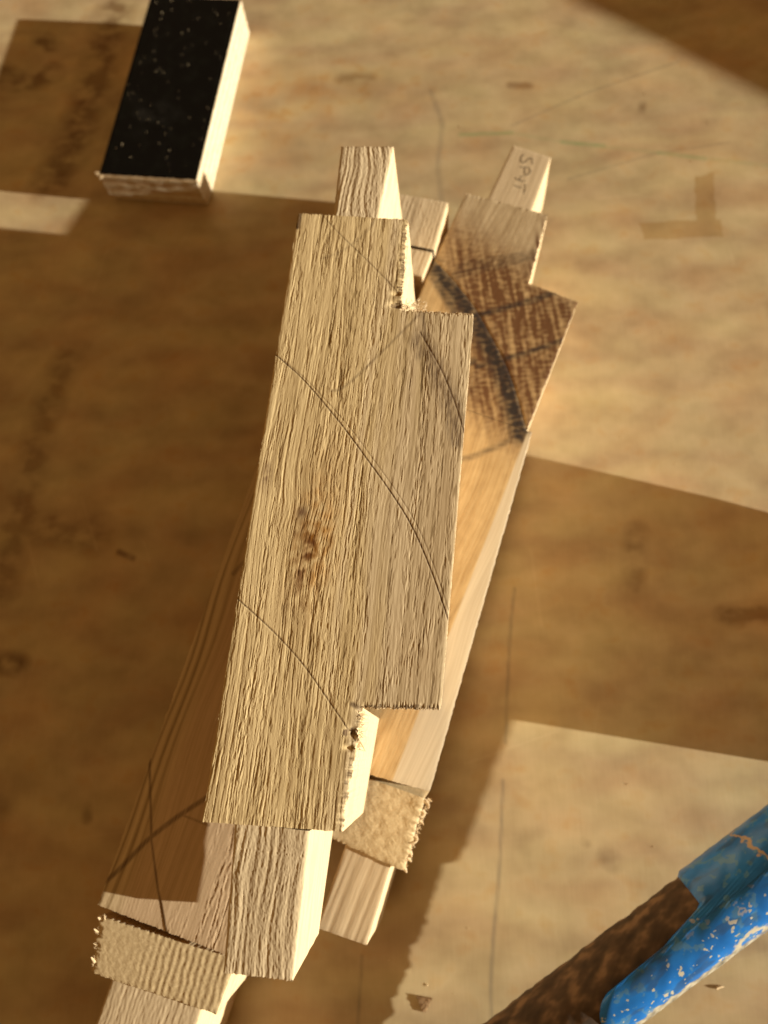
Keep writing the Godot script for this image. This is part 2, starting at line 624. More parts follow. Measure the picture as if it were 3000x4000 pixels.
func build_top_piece() -> void:
	var box := Rect2(-2, -2, 88, 264)
	top_sheet = Sheet.new(640, 1792, box)
	var s := top_sheet
	var arc_a := smooth_curve(vv([-1.0, 187.8, 0.9, 186.2, 14.0, 175.5, 31.5, 157.2, 43.7, 142.8, 55.6, 128.3, 65.0, 115.1, 73.3, 99.3, 80.5, 82.9, 83.5, 75.0]))
	var arc_a2 := []
	for q in arc_a:
		arc_a2.append(q + Vector2(1.4, 1.5) * clampf(1.4 - absf(q.x - 52.0) / 40.0, 0.0, 1.0))
	var arc_b := smooth_curve(vv([0.0, 81.0, 2.0, 79.5, 15.0, 70.2, 28.4, 58.8, 41.9, 44.1, 48.5, 36.6, 51.5, 33.0]))
	var arc_c := smooth_curve(vv([60.6, 201.7, 70.6, 185.2, 77.0, 171.5, 80.9, 161.3, 83.2, 155.0]))
	var line_d := smooth_curve(vv([11.0, 259.0, 12.7, 257.4, 20.8, 248.8, 36.2, 234.2, 50.1, 220.0]))
	var line_e := smooth_curve(vv([60.9, 211.7, 52.0, 200.0, 44.2, 189.6, 31.7, 174.3, 26.0, 171.6]))
	var line_g := smooth_curve(vv([36.0, 258.0, 31.0, 249.0, 22.0, 240.0, 14.0, 236.0]))
	s.groove = s.stroke(s.groove, arc_a, 0.10, 1.0, 0.30)
	s.groove = s.stroke(s.groove, arc_a2, 0.06, 0.45, 0.35)
	s.groove = s.stroke(s.groove, arc_b, 0.10, 0.8, 0.4)
	s.groove = s.stroke(s.groove, arc_c, 0.10, 0.8, 0.45)
	s.groove = s.stroke(s.groove, line_d, 0.05, 0.35, 0.4)
	var burn_and_shade := PackedFloat32Array()  # saw burns, plus shade painted along the torn edges
	burn_and_shade.resize(s.w * s.h)
	burn_and_shade = s.stroke(burn_and_shade, arc_a, 0.12, 0.9, 0.30)
	burn_and_shade = s.stroke(burn_and_shade, arc_a2, 0.05, 0.45, 0.28)
	burn_and_shade = s.stroke(burn_and_shade, arc_b, 0.10, 0.8, 0.28)
	burn_and_shade = s.stroke(burn_and_shade, arc_c, 0.12, 0.9, 0.45)
	burn_and_shade = s.stroke(burn_and_shade, line_d, 0.08, 0.55, 0.4)
	burn_and_shade = s.stroke(burn_and_shade, line_e, 0.15, 0.42, 0.8)
	burn_and_shade = s.stroke(burn_and_shade, line_g, 0.1, 0.3, 0.9)
	burn_and_shade = s.stroke(burn_and_shade, vv([60.9, 211.0, 63.5, 199.0]), 0.2, 0.6, 1.2)
	burn_and_shade = s.stroke(burn_and_shade, vv([0.8, 258.5, 0.9, 252.0]), 0.7, 0.9, 0.9)
	for k in 46:  # short dark ticks paint the shade of torn fibres on the far notch edge
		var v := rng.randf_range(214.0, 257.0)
		burn_and_shade = s.stroke(burn_and_shade, vv([51.4, v, 51.0 - rng.randf_range(0.4, 2.6), v + rng.randf_range(-0.3, 0.3)]), 0.12, rng.randf_range(0.4, 0.9), 0.4)
	for k in 60:  # ragged rim at the near step: shade of the torn edge, painted in
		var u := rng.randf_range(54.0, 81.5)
		burn_and_shade = s.stroke(burn_and_shade, vv([u, 40.6 + u * 0.0784, u + rng.randf_range(-0.4, 0.4), 40.6 + u * 0.0784 + rng.randf_range(0.2, 1.3)]), 0.15, rng.randf_range(0.4, 0.9), 0.4)
	for k in 34:  # painted fibre shade again, down the near notch edge
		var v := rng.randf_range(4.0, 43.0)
		burn_and_shade = s.stroke(burn_and_shade, vv([50.3 + v * 0.06, v, 50.3 + v * 0.06 - rng.randf_range(0.4, 2.0), v + rng.randf_range(-0.3, 0.3)]), 0.12, rng.randf_range(0.35, 0.85), 0.4)
	burn_and_shade = s.stroke(burn_and_shade, vv([50.2, 36.2, 47.8, 35.4]), 0.9, 0.85, 0.8)  # torn hollows: their shade and burnt edges, both put into the colour
	burn_and_shade = s.stroke(burn_and_shade, vv([54.2, 43.6, 49.0, 45.6]), 0.4, 0.8, 0.9)
	burn_and_shade = s.stroke(burn_and_shade, vv([51.0, 214.6, 48.0, 214.2]), 0.8, 0.85, 0.8)
	var smear := PackedFloat32Array()
	smear.resize(s.w * s.h)
	for k in arc_c.size():
		var q: Vector2 = arc_c[k]
		smear = s.stroke(smear, [q, q + Vector2(-2.6, -3.2)], 0.3, 0.62 * (0.6 + 0.6 * absf(sin(k * 1.7))), 4.2)
	var bytes := PackedByteArray()
	bytes.resize(s.w * s.h * 3)
	for j in s.h:
		var v := box.position.y + (j + 0.5) * box.size.y / s.h
		for i in s.w:
			var u := box.position.x + (i + 0.5) * box.size.x / s.w
			var bend := 1.3 * noise.get_noise_2d(u * 0.03, v * 0.008) + 3.0 * gauss(u, v, 24, 106, 14, 30) * noise.get_noise_2d(3.0, v * 0.03)
			var x := u + bend
			var a := noise.get_noise_2d(x * 0.16, v * 0.006 + 20.0)
			var b := noise.get_noise_2d(x * 1.2 + 70.0, v * 0.022)
			var c := noise.get_noise_2d(x * 3.1 + 9.0, v * 0.12)
			var grey := smoothstep(34.0, 64.0, u + 14.0 * a)
			var dark := -0.5 * minf(b, 0.0)
			var f := 1.0 + 0.15 * a + 0.08 * b + 0.11 * c - 0.30 * dark - 0.32 * pores(x, v) - 0.20 * ring_line(x, v)
			var r := lerpf(0.70, 0.615, grey) * f
			var g := lerpf(0.530, 0.472, grey) * pow(f, 1.15)
			var bl := lerpf(0.295, 0.300, grey) * pow(f, 1.4)
			# resin-brown patch round the knot, with dark cores
			var spot := rough_noise.get_noise_2d(u * 0.22, v * 0.14)
			var blot := 1.15 * gauss(u, v, 27, 105, 8.0, 23) * clampf(0.7 + 1.1 * spot, 0.0, 1.3)
			var core := 1.15 * gauss(u, v, 20.8, 117.6, 2.6, 2.8) + 1.1 * gauss(u, v, 25.5, 104.0, 3.4, 8.5) * clampf(0.55 + 1.6 * spot, 0.0, 1.2) + 0.8 * gauss(u, v, 23.5, 94, 3.2, 8.0) * clampf(0.5 + 1.6 * spot, 0.0, 1.2) + 1.1 * gauss(u, v, 4.3, 132.0, 2.6, 6.0) * clampf(0.55 + 1.2 * b + spot, 0.0, 1.2) + 0.7 * gauss(u, v, 19.6, 111.0, 2.4, 4.0) * clampf(0.6 + 1.4 * spot, 0.0, 1.2) + 0.55 * gauss(u, v, 23.0, 79.0, 5.0, 8.0) * clampf(0.4 + 1.5 * spot, 0.0, 1.0)
			var tan_ := 0.34 * gauss(u, v, 66, 178, 9, 26) * (0.6 + a) + 0.3 * gauss(u, v, 30, 140, 10, 22) + 0.35 * gauss(u, v, 79, 128, 7, 30) + 0.3 * gauss(u, v, 72, 62, 10, 16) * (0.7 + spot)
			r *= 1.0 - 0.22 * blot - 0.10 * tan_; g *= 1.0 - 0.40 * blot - 0.17 * tan_; bl *= 1.0 - 0.60 * blot - 0.22 * tan_
			core = clampf(core * (0.75 + 0.5 * c), 0.0, 1.0)
			r *= 1.0 - 0.72 * core; g *= 1.0 - 0.80 * core; bl *= 1.0 - 0.80 * core
			var n := j * s.w + i
			var bn := clampf(burn_and_shade[n] * (0.85 + 0.5 * c + 0.3 * b), 0.0, 1.0)
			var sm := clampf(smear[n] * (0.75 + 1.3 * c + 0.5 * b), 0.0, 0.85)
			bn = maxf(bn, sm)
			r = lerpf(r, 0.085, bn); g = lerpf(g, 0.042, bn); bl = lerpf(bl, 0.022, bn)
			var pit := cell_noise.get_noise_2d(u * 0.21, v * 0.16) + 1.0
			if pit < 0.09:
				r *= 0.6; g *= 0.52; bl *= 0.45
			bytes[n * 3] = to_byte(r)
			bytes[n * 3 + 1] = to_byte(g)
			bytes[n * 3 + 2] = to_byte(bl)
	# the sheet is stored near row first; images run from the far end
	var flipped := Image.create_from_data(s.w, s.h, false, Image.FORMAT_RGB8, bytes)
	flipped.flip_y()
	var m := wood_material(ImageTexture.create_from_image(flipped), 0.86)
	var t := thing("timber_piece", "rough-sawn notched timber lying on top of the other two, with thin saw arcs", "timber", Vector3(-0.08344, 0.0806, 0.02265), -0.09952, "tenoned timber pieces")
	var top := Strip.new()
	var side := Strip.new()
	var far := [Vector2(0, 212), Vector2(51.6, 212), Vector2(50.2, 258.6), Vector2(0, 259.5)]
	var mid := [Vector2(0, 40.6), Vector2(81.6, 47), Vector2(82.8, 212), Vector2(0, 212)]
	var near := [Vector2(0, 0), Vector2(50.3, 2.0), Vector2(53.0, 44.757), Vector2(0, 40.6)]
	var flat := [80.0, 80.0, 80.0, 80.0]
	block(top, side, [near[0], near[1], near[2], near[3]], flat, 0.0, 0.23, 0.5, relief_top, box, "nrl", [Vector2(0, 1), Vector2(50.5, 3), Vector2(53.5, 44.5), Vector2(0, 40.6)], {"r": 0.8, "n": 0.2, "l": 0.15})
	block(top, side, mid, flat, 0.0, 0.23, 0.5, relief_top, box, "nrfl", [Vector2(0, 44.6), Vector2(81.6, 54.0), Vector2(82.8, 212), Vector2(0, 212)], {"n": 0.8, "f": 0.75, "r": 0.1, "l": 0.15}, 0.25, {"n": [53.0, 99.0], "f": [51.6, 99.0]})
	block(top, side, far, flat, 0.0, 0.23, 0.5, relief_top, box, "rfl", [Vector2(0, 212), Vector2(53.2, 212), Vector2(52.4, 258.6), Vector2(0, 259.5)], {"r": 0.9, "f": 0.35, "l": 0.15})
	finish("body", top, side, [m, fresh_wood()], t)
	# tenons
	var tm := weathered_material(71, 0.0)
	var tb := Rect2(-10, -70, 90, 420)
	var relief_tenon := func(u: float, v: float) -> float:
		var x := u + 1.2 * noise.get_noise_2d(u * 0.05, v * 0.03) + (0.10 * (v - 290.0) if v > 200.0 else 0.0) * smoothstep(22.0, 32.0, u)
		var a := noise.get_noise_2d(x * 0.42 + 5.0, v * 0.014)
		var b := noise.get_noise_2d(x * 0.8, v * 0.06)
		var h := 0.16 * a - 0.15 * absf(b) * (0.7 + 0.8 * noise.get_noise_2d(u * 0.12, v * 0.05)) + 0.07 * noise.get_noise_2d(x * 1.7, v * 0.3) + 0.04 * noise.get_noise_2d(u * 1.5, v * 1.2)
		if v < 0.0:
			h -= 0.25 * smoothstep(-7.2, -7.8, v + 0.3 * b)
		return h
	var tt := Strip.new()
	var ts := Strip.new()
	block(tt, ts, [Vector2(15.0, -46.6), Vector2(38.8, -46.3), Vector2(38.8, 1.0), Vector2(11.8, 1.0)], [78.2, 78.2, 79.4, 79.4], 12.5, 0.3, 0.6, relief_tenon, tb, "nrl", [Vector2(12.5, -46.6), Vector2(38.0, -45.0), Vector2(39.4, 1.0), Vector2(9.5, 1.0)], {"n": 0.3}, 0.5)
	finish("tenon", tt, ts, [tm, fresh_wood()], t)
	tt = Strip.new()
	ts = Strip.new()
	block(tt, ts, [Vector2(16.2, 258.0), Vector2(36.6, 258.0), Vector2(39.6, 301.2), Vector2(14.9, 300.2)], [79.4, 79.4, 77.6, 77.6], 14.0, 0.3, 0.6, relief_tenon, tb, "rfl", [Vector2(10.0, 258.0), Vector2(45.0, 258.0), Vector2(42.0, 301.2), Vector2(11.5, 300.2)], {"f": 0.4}, 0.6)
	finish("tenon", tt, ts, [tm, fresh_wood()], t)
	# torn fibres at the sawn notches
	var fib := Strip.new()
	for k in 150:
		var v := rng.randf_range(211.0, 217.0)
		add_fibre(fib, Vector3(rng.randf_range(51.0, 62.0), 80.0 - rng.randf() * 5.0, -v) * MM, Vector3(rng.randfn(0.5, 0.5), rng.randfn(0.1, 0.4), rng.randfn(-0.8, 0.4)).normalized(), rng.randf_range(0.8, 2.6) * MM, rng.randf_range(0.08, 0.22) * MM)
	for k in 150:
		var u := rng.randf_range(60.0, 82.0)
		add_fibre(fib, Vector3(u, 80.0 - rng.randf() * 0.8, -211.2) * MM, Vector3(rng.randfn(0.2, 0.5), rng.randfn(0.25, 0.35), -1.0).normalized(), rng.randf_range(0.4, 1.3) * MM, rng.randf_range(0.06, 0.16) * MM)
	for k in 170:
		var u := rng.randf_range(53.0, 81.0)
		add_fibre(fib, Vector3(u, 80.0 - rng.randf() * 0.8, -(41.0 + u * 0.0735 + 0.3)) * MM, Vector3(rng.randfn(0.2, 0.4), rng.randfn(0.1, 0.3), 1.0).normalized(), rng.randf_range(0.2, 1.0) * MM, rng.randf_range(0.05, 0.14) * MM)
	for k in 130:
		var v := rng.randf_range(30.0, 44.0)
		add_fibre(fib, Vector3(51.6 + rng.randf_range(-0.5, 1.5), 80.0 - rng.randf() * 6.0, -v) * MM, Vector3(1.0, rng.randfn(0.1, 0.3), rng.randfn(0.0, 0.7)).normalized(), rng.randf_range(0.5, 2.2) * MM, rng.randf_range(0.07, 0.2) * MM)
	for k in 110:
		var v := rng.randf_range(218.0, 258.0)
		add_fibre(fib, Vector3(51.2, 80.0 - rng.randf() * 0.8, -v) * MM, Vector3(1.0, rng.randfn(0.1, 0.3), rng.randfn(0.0, 0.5)).normalized(), rng.randf_range(0.3, 0.9) * MM, rng.randf_range(0.06, 0.14) * MM)
	var fm := ArrayMesh.new()
	surface(fm, fib)
	var fp := part("torn_fibres", fm, [fresh_wood()], t)
	fp.set_meta("kind", "stuff")
	var sp := part("splinter", splinter_mesh(0.007, 0.5, 0.0006), [fresh_wood()], t)
	sp.position = Vector3(52.0, 76.0, -34.0) * MM
	sp.rotation = Vector3(0.3, -1.1, -0.9)


# Weathered side-grain for tenons: bands of grey and tan running the length.
var weathered := {}
func weathered_material(seed_: int, warm: float) -> StandardMaterial3D:
	if weathered.has(seed_):
		return weathered[seed_]
	var w := 384
	var h := 1024
	var bytes := PackedByteArray()
	bytes.resize(w * h * 3)
	for j in h:
		for i in w:
			var x := i * 90.0 / w + seed_
			var y := j * 420.0 / h
			var bend := 1.5 * noise.get_noise_2d(x * 0.05, y * 0.015)
			var a := noise.get_noise_2d((x + bend) * 0.22, y * 0.006)
			var b := noise.get_noise_2d((x + bend) * 0.9 + 40.0, y * 0.02)
			var c := noise.get_noise_2d(x * 2.6, y * 0.12)
			var f := 1.0 + 0.14 * a + 0.10 * b + 0.08 * c
			var k := (j * w + i) * 3
			bytes[k] = to_byte(lerpf(0.60, 0.56, warm) * f)
			bytes[k + 1] = to_byte(lerpf(0.465, 0.42, warm) * pow(f, 1.15))
			bytes[k + 2] = to_byte(lerpf(0.305, 0.275, warm) * pow(f, 1.35))
	var m := wood_material(texture_of(bytes, w, h), 0.86)
	weathered[seed_] = m
	return m


# ---------------------------------------------------------------- the scorched piece beneath

func build_charred_piece() -> void:
	var box := Rect2(-88, -42, 112, 360)
	var s := Sheet.new(512, 1536, box)
	var arc := smooth_curve(vv([-84.0, 264.0, -78.2, 261.1, -63.0, 251.6, -49.1, 241.2, -35.2, 227.9, -24.4, 217.1, -14.5, 204.7, -0.6, 184.0]))
	var inner := []
	for k in arc.size():
		var q: Vector2 = arc[k]
		inner.append(q + Vector2(-2.3, -2.8))
	var black := s.mask
	black = s.stroke(black, inner.slice(2), 2.0, 0.99, 6.5)
	# the cut has a clean outer edge: nothing is burnt beyond it
	for j in s.h:
		var v := box.position.y + (j + 0.5) * box.size.y / s.h
		if v < 182.0 or v > 266.0:
			continue
		var edge_u := 99.0
		for k in arc.size() - 1:
			var p0: Vector2 = arc[k]
			var p1: Vector2 = arc[k + 1]
			if (v <= p0.y and v >= p1.y):
				edge_u = lerpf(p0.x, p1.x, (p0.y - v) / maxf(p0.y - p1.y, 0.001))
		for i in s.w:
			var u := box.position.x + (i + 0.5) * box.size.x / s.w
			if u > edge_u:
				black[j * s.w + i] *= maxf(0.0, 1.0 - (u - edge_u) / 0.5)
	black = s.stroke(black, smooth_curve(vv([-79, 252.6, -63.3, 239.2, -56.0, 231.0])), 1.0, 0.75, 3.0)
	var lines := PackedFloat32Array()
	lines.resize(s.w * s.h)
	lines = s.stroke(lines, vv([-49, 238, -22, 259, -3, 277]), 0.6, 0.85, 2.2)
	lines = s.stroke(lines, vv([-37, 210, -16, 226, 1, 241]), 0.5, 0.8, 2.0)
	lines = s.stroke(lines, vv([-60, 197, -50, 205, -40, 212]), 0.5, 0.85, 2.4)
	lines = s.stroke(lines, vv([-45, 146, -23, 159, -5, 177]), 0.5, 0.55, 2.0)
	for k in 7:
		var o := k * 2.3
		lines = s.stroke(lines, vv([-71 + o * 0.2, 254 + o, -45 + o, 273 + o * 1.2, -30 + o, 284 + o]), 0.25, rng.randf_range(0.25, 0.55), 0.9)
	lines = s.stroke(lines, vv([-30, 0, -10, 40, 0, 90]), 0.2, 0.2, 0.8)
	s.groove = s.stroke(s.groove, arc, 0.3, 1.0, 0.6)
	var bytes := PackedByteArray()
	bytes.resize(s.w * s.h * 3)
	for j in s.h:
		var v := box.position.y + (j + 0.5) * box.size.y / s.h
		for i in s.w:
			var u := box.position.x + (i + 0.5) * box.size.x / s.w
			var n := j * s.w + i
			var x := u + 2.5 * noise.get_noise_2d(u * 0.03, v * 0.012)
			var a := noise.get_noise_2d(x * 0.14, v * 0.006 + 8.0)
			var b := noise.get_noise_2d(x * 0.8 + 30.0, v * 0.02)
			var c := noise.get_noise_2d(x * 2.4, v * 0.12)
			var spot := rough_noise.get_noise_2d(u * 0.09 + 50.0, v * 0.09)
			var f := 1.0 + 0.13 * a + 0.11 * b + 0.07 * c + 0.10 * spot
			var far := smoothstep(262.0, 292.0, v + 0.25 * (u + 40.0))
			var r := lerpf(0.51, 0.46, far) * f
			var g := lerpf(0.345, 0.345, far) * pow(f, 1.2)
			var bl := lerpf(0.172, 0.215, far) * pow(f, 1.5)
			# scorch: the blade dragged and left rows of brown bands, broken along the grain
			var across := (u * 0.88 + v * 0.48)
			var along := (u * 0.48 - v * 0.88)
			var wob := across + 1.4 * noise.get_noise_2d(across * 0.05, along * 0.04)
			var stripe := 0.5 + 0.5 * sin(wob * 1.05 + 2.4 * noise.get_noise_2d(across * 0.09, 3.0))
			var chop := 0.5 + 0.5 * sin(along * 2.25 + 2.0 * noise.get_noise_2d(across * 0.06, along * 0.08) + across * 0.10)
			var streak := noise.get_noise_2d(across * 0.30 + 11.0, along * 0.035)
			var chopn := noise.get_noise_2d(across * 0.16, along * 0.33 + 40.0)
			var zone := smoothstep(168.0, 206.0, v + 0.35 * (u + 40.0)) * (1.0 - smoothstep(262.0, 296.0, v + 0.30 * (u + 30.0) + 6.0 * streak))
			zone *= smoothstep(-84.0, -62.0, u - 0.55 * (255.0 - v))
			var heavy := gauss(u, v, -44, 258, 15, 12) * 0.55 + gauss(u, v, -14, 240, 26, 28) * 0.22 + gauss(u, v, -30, 196, 20, 20) * 0.25
			var char_ := clampf(zone * (0.62 + 0.20 * (stripe - 0.4) + 0.06 * (chop - 0.5) * (0.4 + stripe) + 0.30 * streak + 0.22 * chopn) + heavy * (0.65 + 0.55 * (stripe - 0.5) + 0.5 * streak + 0.3 * chopn), 0.0, 0.95)
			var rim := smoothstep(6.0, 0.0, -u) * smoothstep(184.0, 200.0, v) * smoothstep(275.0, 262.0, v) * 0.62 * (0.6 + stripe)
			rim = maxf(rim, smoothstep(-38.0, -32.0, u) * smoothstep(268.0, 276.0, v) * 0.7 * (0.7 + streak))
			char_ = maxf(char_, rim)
			r = lerpf(r, 0.112, char_); g = lerpf(g, 0.044, char_); bl = lerpf(bl, 0.016, char_)
			var ink := clampf(maxf(black[n] * (0.86 + 0.22 * chopn + 0.10 * stripe), lines[n] * (0.80 + 0.3 * chopn)), 0.0, 0.97)
			r = lerpf(r, 0.026, ink); g = lerpf(g, 0.019, ink); bl = lerpf(bl, 0.018, ink)
			# smooth pale sapwood along the right-hand edge
			var sap := smoothstep(-0.6, 0.6, u) * (1.0 - smoothstep(178.0, 190.0, v))
			r = lerpf(r, 0.545 * (1.0 + 0.06 * a + 0.08 * b), sap); g = lerpf(g, 0.44 * (1.0 + 0.06 * a + 0.10 * b), sap); bl = lerpf(bl, 0.315 * (1.0 + 0.06 * a + 0.12 * b), sap)
			bytes[n * 3] = to_byte(r)
			bytes[n * 3 + 1] = to_byte(g)
			bytes[n * 3 + 2] = to_byte(bl)
	var im := Image.create_from_data(s.w, s.h, false, Image.FORMAT_RGB8, bytes)
	im.flip_y()
	var m := wood_material(ImageTexture.create_from_image(im), 0.7)
	var t := thing("timber_piece", "notched timber scorched dark brown by the saw, with pencilled letters on its far tenon", "timber", Vector3(-0.01919, 0.0005, 0.01001), -0.39209, "tenoned timber pieces")
	var top := Strip.new()
	var side := Strip.new()
	var relief := func(u: float, v: float) -> float:
		var x := u + 2.5 * noise.get_noise_2d(u * 0.03, v * 0.012)
		var sap := smoothstep(-1.0, 1.0, u) * (1.0 - smoothstep(178.0, 190.0, v))
		return (0.035 * noise.get_noise_2d(x * 1.3, v * 0.03) + 0.06 * noise.get_noise_2d(x * 0.5, v * 0.02)) * (1.0 - 0.8 * sap) - 0.35 * s.at(s.groove, u, v)
	var flat := [79.5, 79.5, 79.5, 79.5]
	# narrow far end beyond the notch
	block(top, side, [Vector2(-83, 271.8), Vector2(-28.6, 267.55), Vector2(-33.7, 313.9), Vector2(-82.2, 312.4)], flat, 0.0, 0.7, 1.2, relief, box, "rfl", [Vector2(-83, 271.8), Vector2(-30.5, 267.5), Vector2(-34.8, 313.9), Vector2(-82.2, 312.4)], {"r": 0.5, "f": 0.6})
	# full-width body in two lengths: the left edge stays clear of the neighbour lower down
	block(top, side, [Vector2(-82.6, 184), Vector2(-0.6, 184), Vector2(0.0, 265.3), Vector2(-83.0, 271.8)], flat, 0.0, 0.7, 1.2, relief, box, "rfl", [Vector2(-76.5, 184), Vector2(-3.0, 190), Vector2(-3.0, 265.3), Vector2(-83.0, 271.8)], {"f": 0.5, "r": 0.2}, 0.25, {"f": [-28.6, 99.0]})
	block(top, side, [Vector2(-52, -7.5), Vector2(-0.6, -1.5), Vector2(-0.6, 183.8), Vector2(-76, 183.8)], flat, 0.0, 0.7, 1.2, relief, box, "nl", [], {"n": 0.3})
	# facet of pale sapwood, falling away to the right towards the near end
	block(top, side, [Vector2(-0.6, -1.5), Vector2(17.4, 1.0), Vector2(2.2, 184.0), Vector2(-0.6, 183.8)], [79.5, 78.0, 79.4, 79.5], 0.0, 0.7, 1.2, relief, box, "nr", [Vector2(-0.6, -1.5), Vector2(12.5, 1.0), Vector2(-0.4, 184.0), Vector2(-0.6, 183.8)], {"n": 0.2, "r": 0.25})
	finish("body", top, side, [m, fresh_wood()], t, "scorched body with a black saw arc")
	# sawn-down end, below the face of the body
	var stage_mat := sawn_material()
	var rough_floor := func(u: float, v: float) -> float:
		var k := 0.45 * rough_noise.get_noise_2d(u * 0.16, v * 0.20) + 0.14 * noise.get_noise_2d(u * 0.9, v * 0.9)
		k -= 1.1 * gauss(u, v, 8.0, -9.0, 7.0, 2.6) + 0.9 * gauss(u, v, 12.0, -17.0, 4.0, 2.2) + 0.8 * gauss(u, v, 14.0, -28.0, 3.0, 2.4)
		return k * 0.5 * (0.5 + 0.5 * smoothstep(-30.0, 6.0, u))
	tt_stage(t, "kerf_floor", [Vector2(-52, -7.9), Vector2(16.4, -3.2), Vector2(17.2, 0.4), Vector2(-52, -7.4)], 65.5, func(_u, _v): return 0.0, stage_mat, {}, 0.0, "rl")
	tt_stage(t, "sawn_end", [Vector2(-52, -35.5), Vector2(18.9, -35.5), Vector2(16.2, -3.0), Vector2(-52, -7.8)], 70.0, rough_floor, stage_mat, {"r": 1.1, "n": 0.35})
	# tenons
	var tm := weathered_material(133, 0.35)
	var tb := Rect2(-90, -90, 120, 480)
	var relief_tenon := func(u: float, v: float) -> float:
		return (0.13 if v < 0.0 else 0.03) * noise.get_noise_2d(u * 0.32, v * 0.006) + 0.03 * noise.get_noise_2d(u * 1.1, v * 0.03)
	var tt := Strip.new()
	var ts := Strip.new()
	block(tt, ts, [Vector2(-8.2, -72.4), Vector2(15.0, -70.0), Vector2(12.6, -35.0), Vector2(-10.0, -35.0)], [68.0, 68.0, 68.0, 68.0], 8.0, 0.5, 1.0, relief_tenon, tb, "nrl", [Vector2(-8.2, -72.4), Vector2(17.6, -70.0), Vector2(15.0, -35.0), Vector2(-10.0, -35.0)], {}, 0.3)
	finish("tenon", tt, ts, [tm, fresh_wood()], t)
	tt = Strip.new()
	ts = Strip.new()
	block(tt, ts, [Vector2(-72.2, 312.4), Vector2(-44.4, 313.4), Vector2(-46.6, 363.6), Vector2(-71.0, 364.8)], [67.0, 67.0, 67.0, 67.0], 22.0, 0.5, 1.0, relief_tenon, tb, "rfl", [Vector2(-75.0, 312.4), Vector2(-43.4, 313.4), Vector2(-46.0, 363.6), Vector2(-73.6, 364.8)], {"f": 0.3}, 0.3)
	var written := finish("tenon", tt, ts, [tm, fresh_wood()], t, "tenon with pencilled letters SPyT")
	# the pencilled word: graphite strokes lying on the tenon's face
	var lead := StandardMaterial3D.new()
	lead.albedo_color = Color(0.33, 0.30, 0.27)
	lead.roughness = 0.6
	var strokes := [
		[-62.6, 360.0, -63.4, 358.0, -62.9, 355.2, -61.4, 354.2, -59.9, 355.2, -58.9, 358.0, -57.9, 359.0, -56.7, 357.9, -55.5, 355.0],
		[-62.1, 350.5, -59.4, 351.1, -56.7, 352.0],
		[-58.9, 351.2, -58.2, 348.6, -57.7, 346.9, -56.5, 346.2, -55.2, 347.5, -54.8, 349.6, -56.6, 351.8],
		[-57.8, 344.7, -59.1, 344.0, -58.9, 342.4, -58.4, 341.5],
		[-62.0, 342.4, -60.4, 341.5, -58.4, 341.2, -55.2, 341.8],
		[-60.5, 336.9, -58.0, 336.6, -55.5, 336.6],
		[-54.6, 339.6, -53.8, 336.8, -53.3, 332.9]]
	for st in strokes:
		var pts := smooth_curve(vv(st), 5)
		var strip := Strip.new()
		var pp := PackedVector3Array()
		var uv := PackedVector2Array()
		for k in pts.size():
			var q: Vector2 = pts[k]
			var d: Vector2 = (pts[mini(k + 1, pts.size() - 1)] - pts[maxi(k - 1, 0)]).normalized()
			var o := Vector2(-d.y, d.x) * (0.24 + 0.09 * sin(k * 1.3))
			for e in [-1.0, 1.0]:
				var w: Vector2 = q + o * e
				pp.append(Vector3(w.x, 67.10 + relief_tenon.call(w.x, w.y), -w.y) * MM)
				uv.append(Vector2.ZERO)
		add_grid(strip, pp, uv, pts.size(), 2)
		var sm := ArrayMesh.new()
		surface(sm, strip)
		part("pencil_stroke", sm, [lead], written)
	# splinters hanging from the ragged right edge
	for a in [[17.2, -4.0, 5.5, 1.6, 0.0011], [18.0, -8.5, 5.0, 2.4, 0.0013], [18.3, -13.0, 3.2, 1.0, 0.0008], [18.6, -20.0, 6.5, 3.0, 0.0011], [18.9, -27.0, 3.6, 1.5, 0.0011], [19.0, -30.0, 3.0, 0.8, 0.0010], [18.6, -34.0, 3.4, 0.6, 0.0012]]:
		var sp := part("splinter", splinter_mesh(a[2] * MM, a[3], a[4]), [fresh_wood()], t)
		sp.position = Vector3(a[0] - 0.8, 67.6, -a[1]) * MM
		sp.rotation = Vector3(0.2, -0.6 + rng.randf() * 0.5, -0.25)
	var fib := Strip.new()
	for k in 120:
		var v := rng.randf_range(-35.5, -2.0)
		add_fibre(fib, Vector3(17.5 + rng.randf() * 1.2, 69.0 - rng.randf() * 3.0, -v) * MM, Vector3(1.0, rng.randfn(0.0, 0.4), rng.randfn(0.3, 0.6)).normalized(), rng.randf_range(0.6, 2.2) * MM, rng.randf_range(0.1, 0.26) * MM)
	var fm := ArrayMesh.new()
	surface(fm, fib)
	part("torn_fibres", fm, [fresh_wood()], t).set_meta("kind", "stuff")


func tt_stage(t: Node3D, called: String, c: Array, y: float, relief: Callable, mat: Material, jag: Dictionary, bottom := 0.0, sides := "nrl", bot: Array = []) -> void:
	var tt := Strip.new()
	var ts := Strip.new()
	block(tt, ts, c, [y, y, y, y], bottom, 0.5, 0.7, relief, Rect2(-90, -60, 200, 480), sides, bot, jag, 0.4)
	finish(called, tt, ts, [mat, fresh_wood()], t)


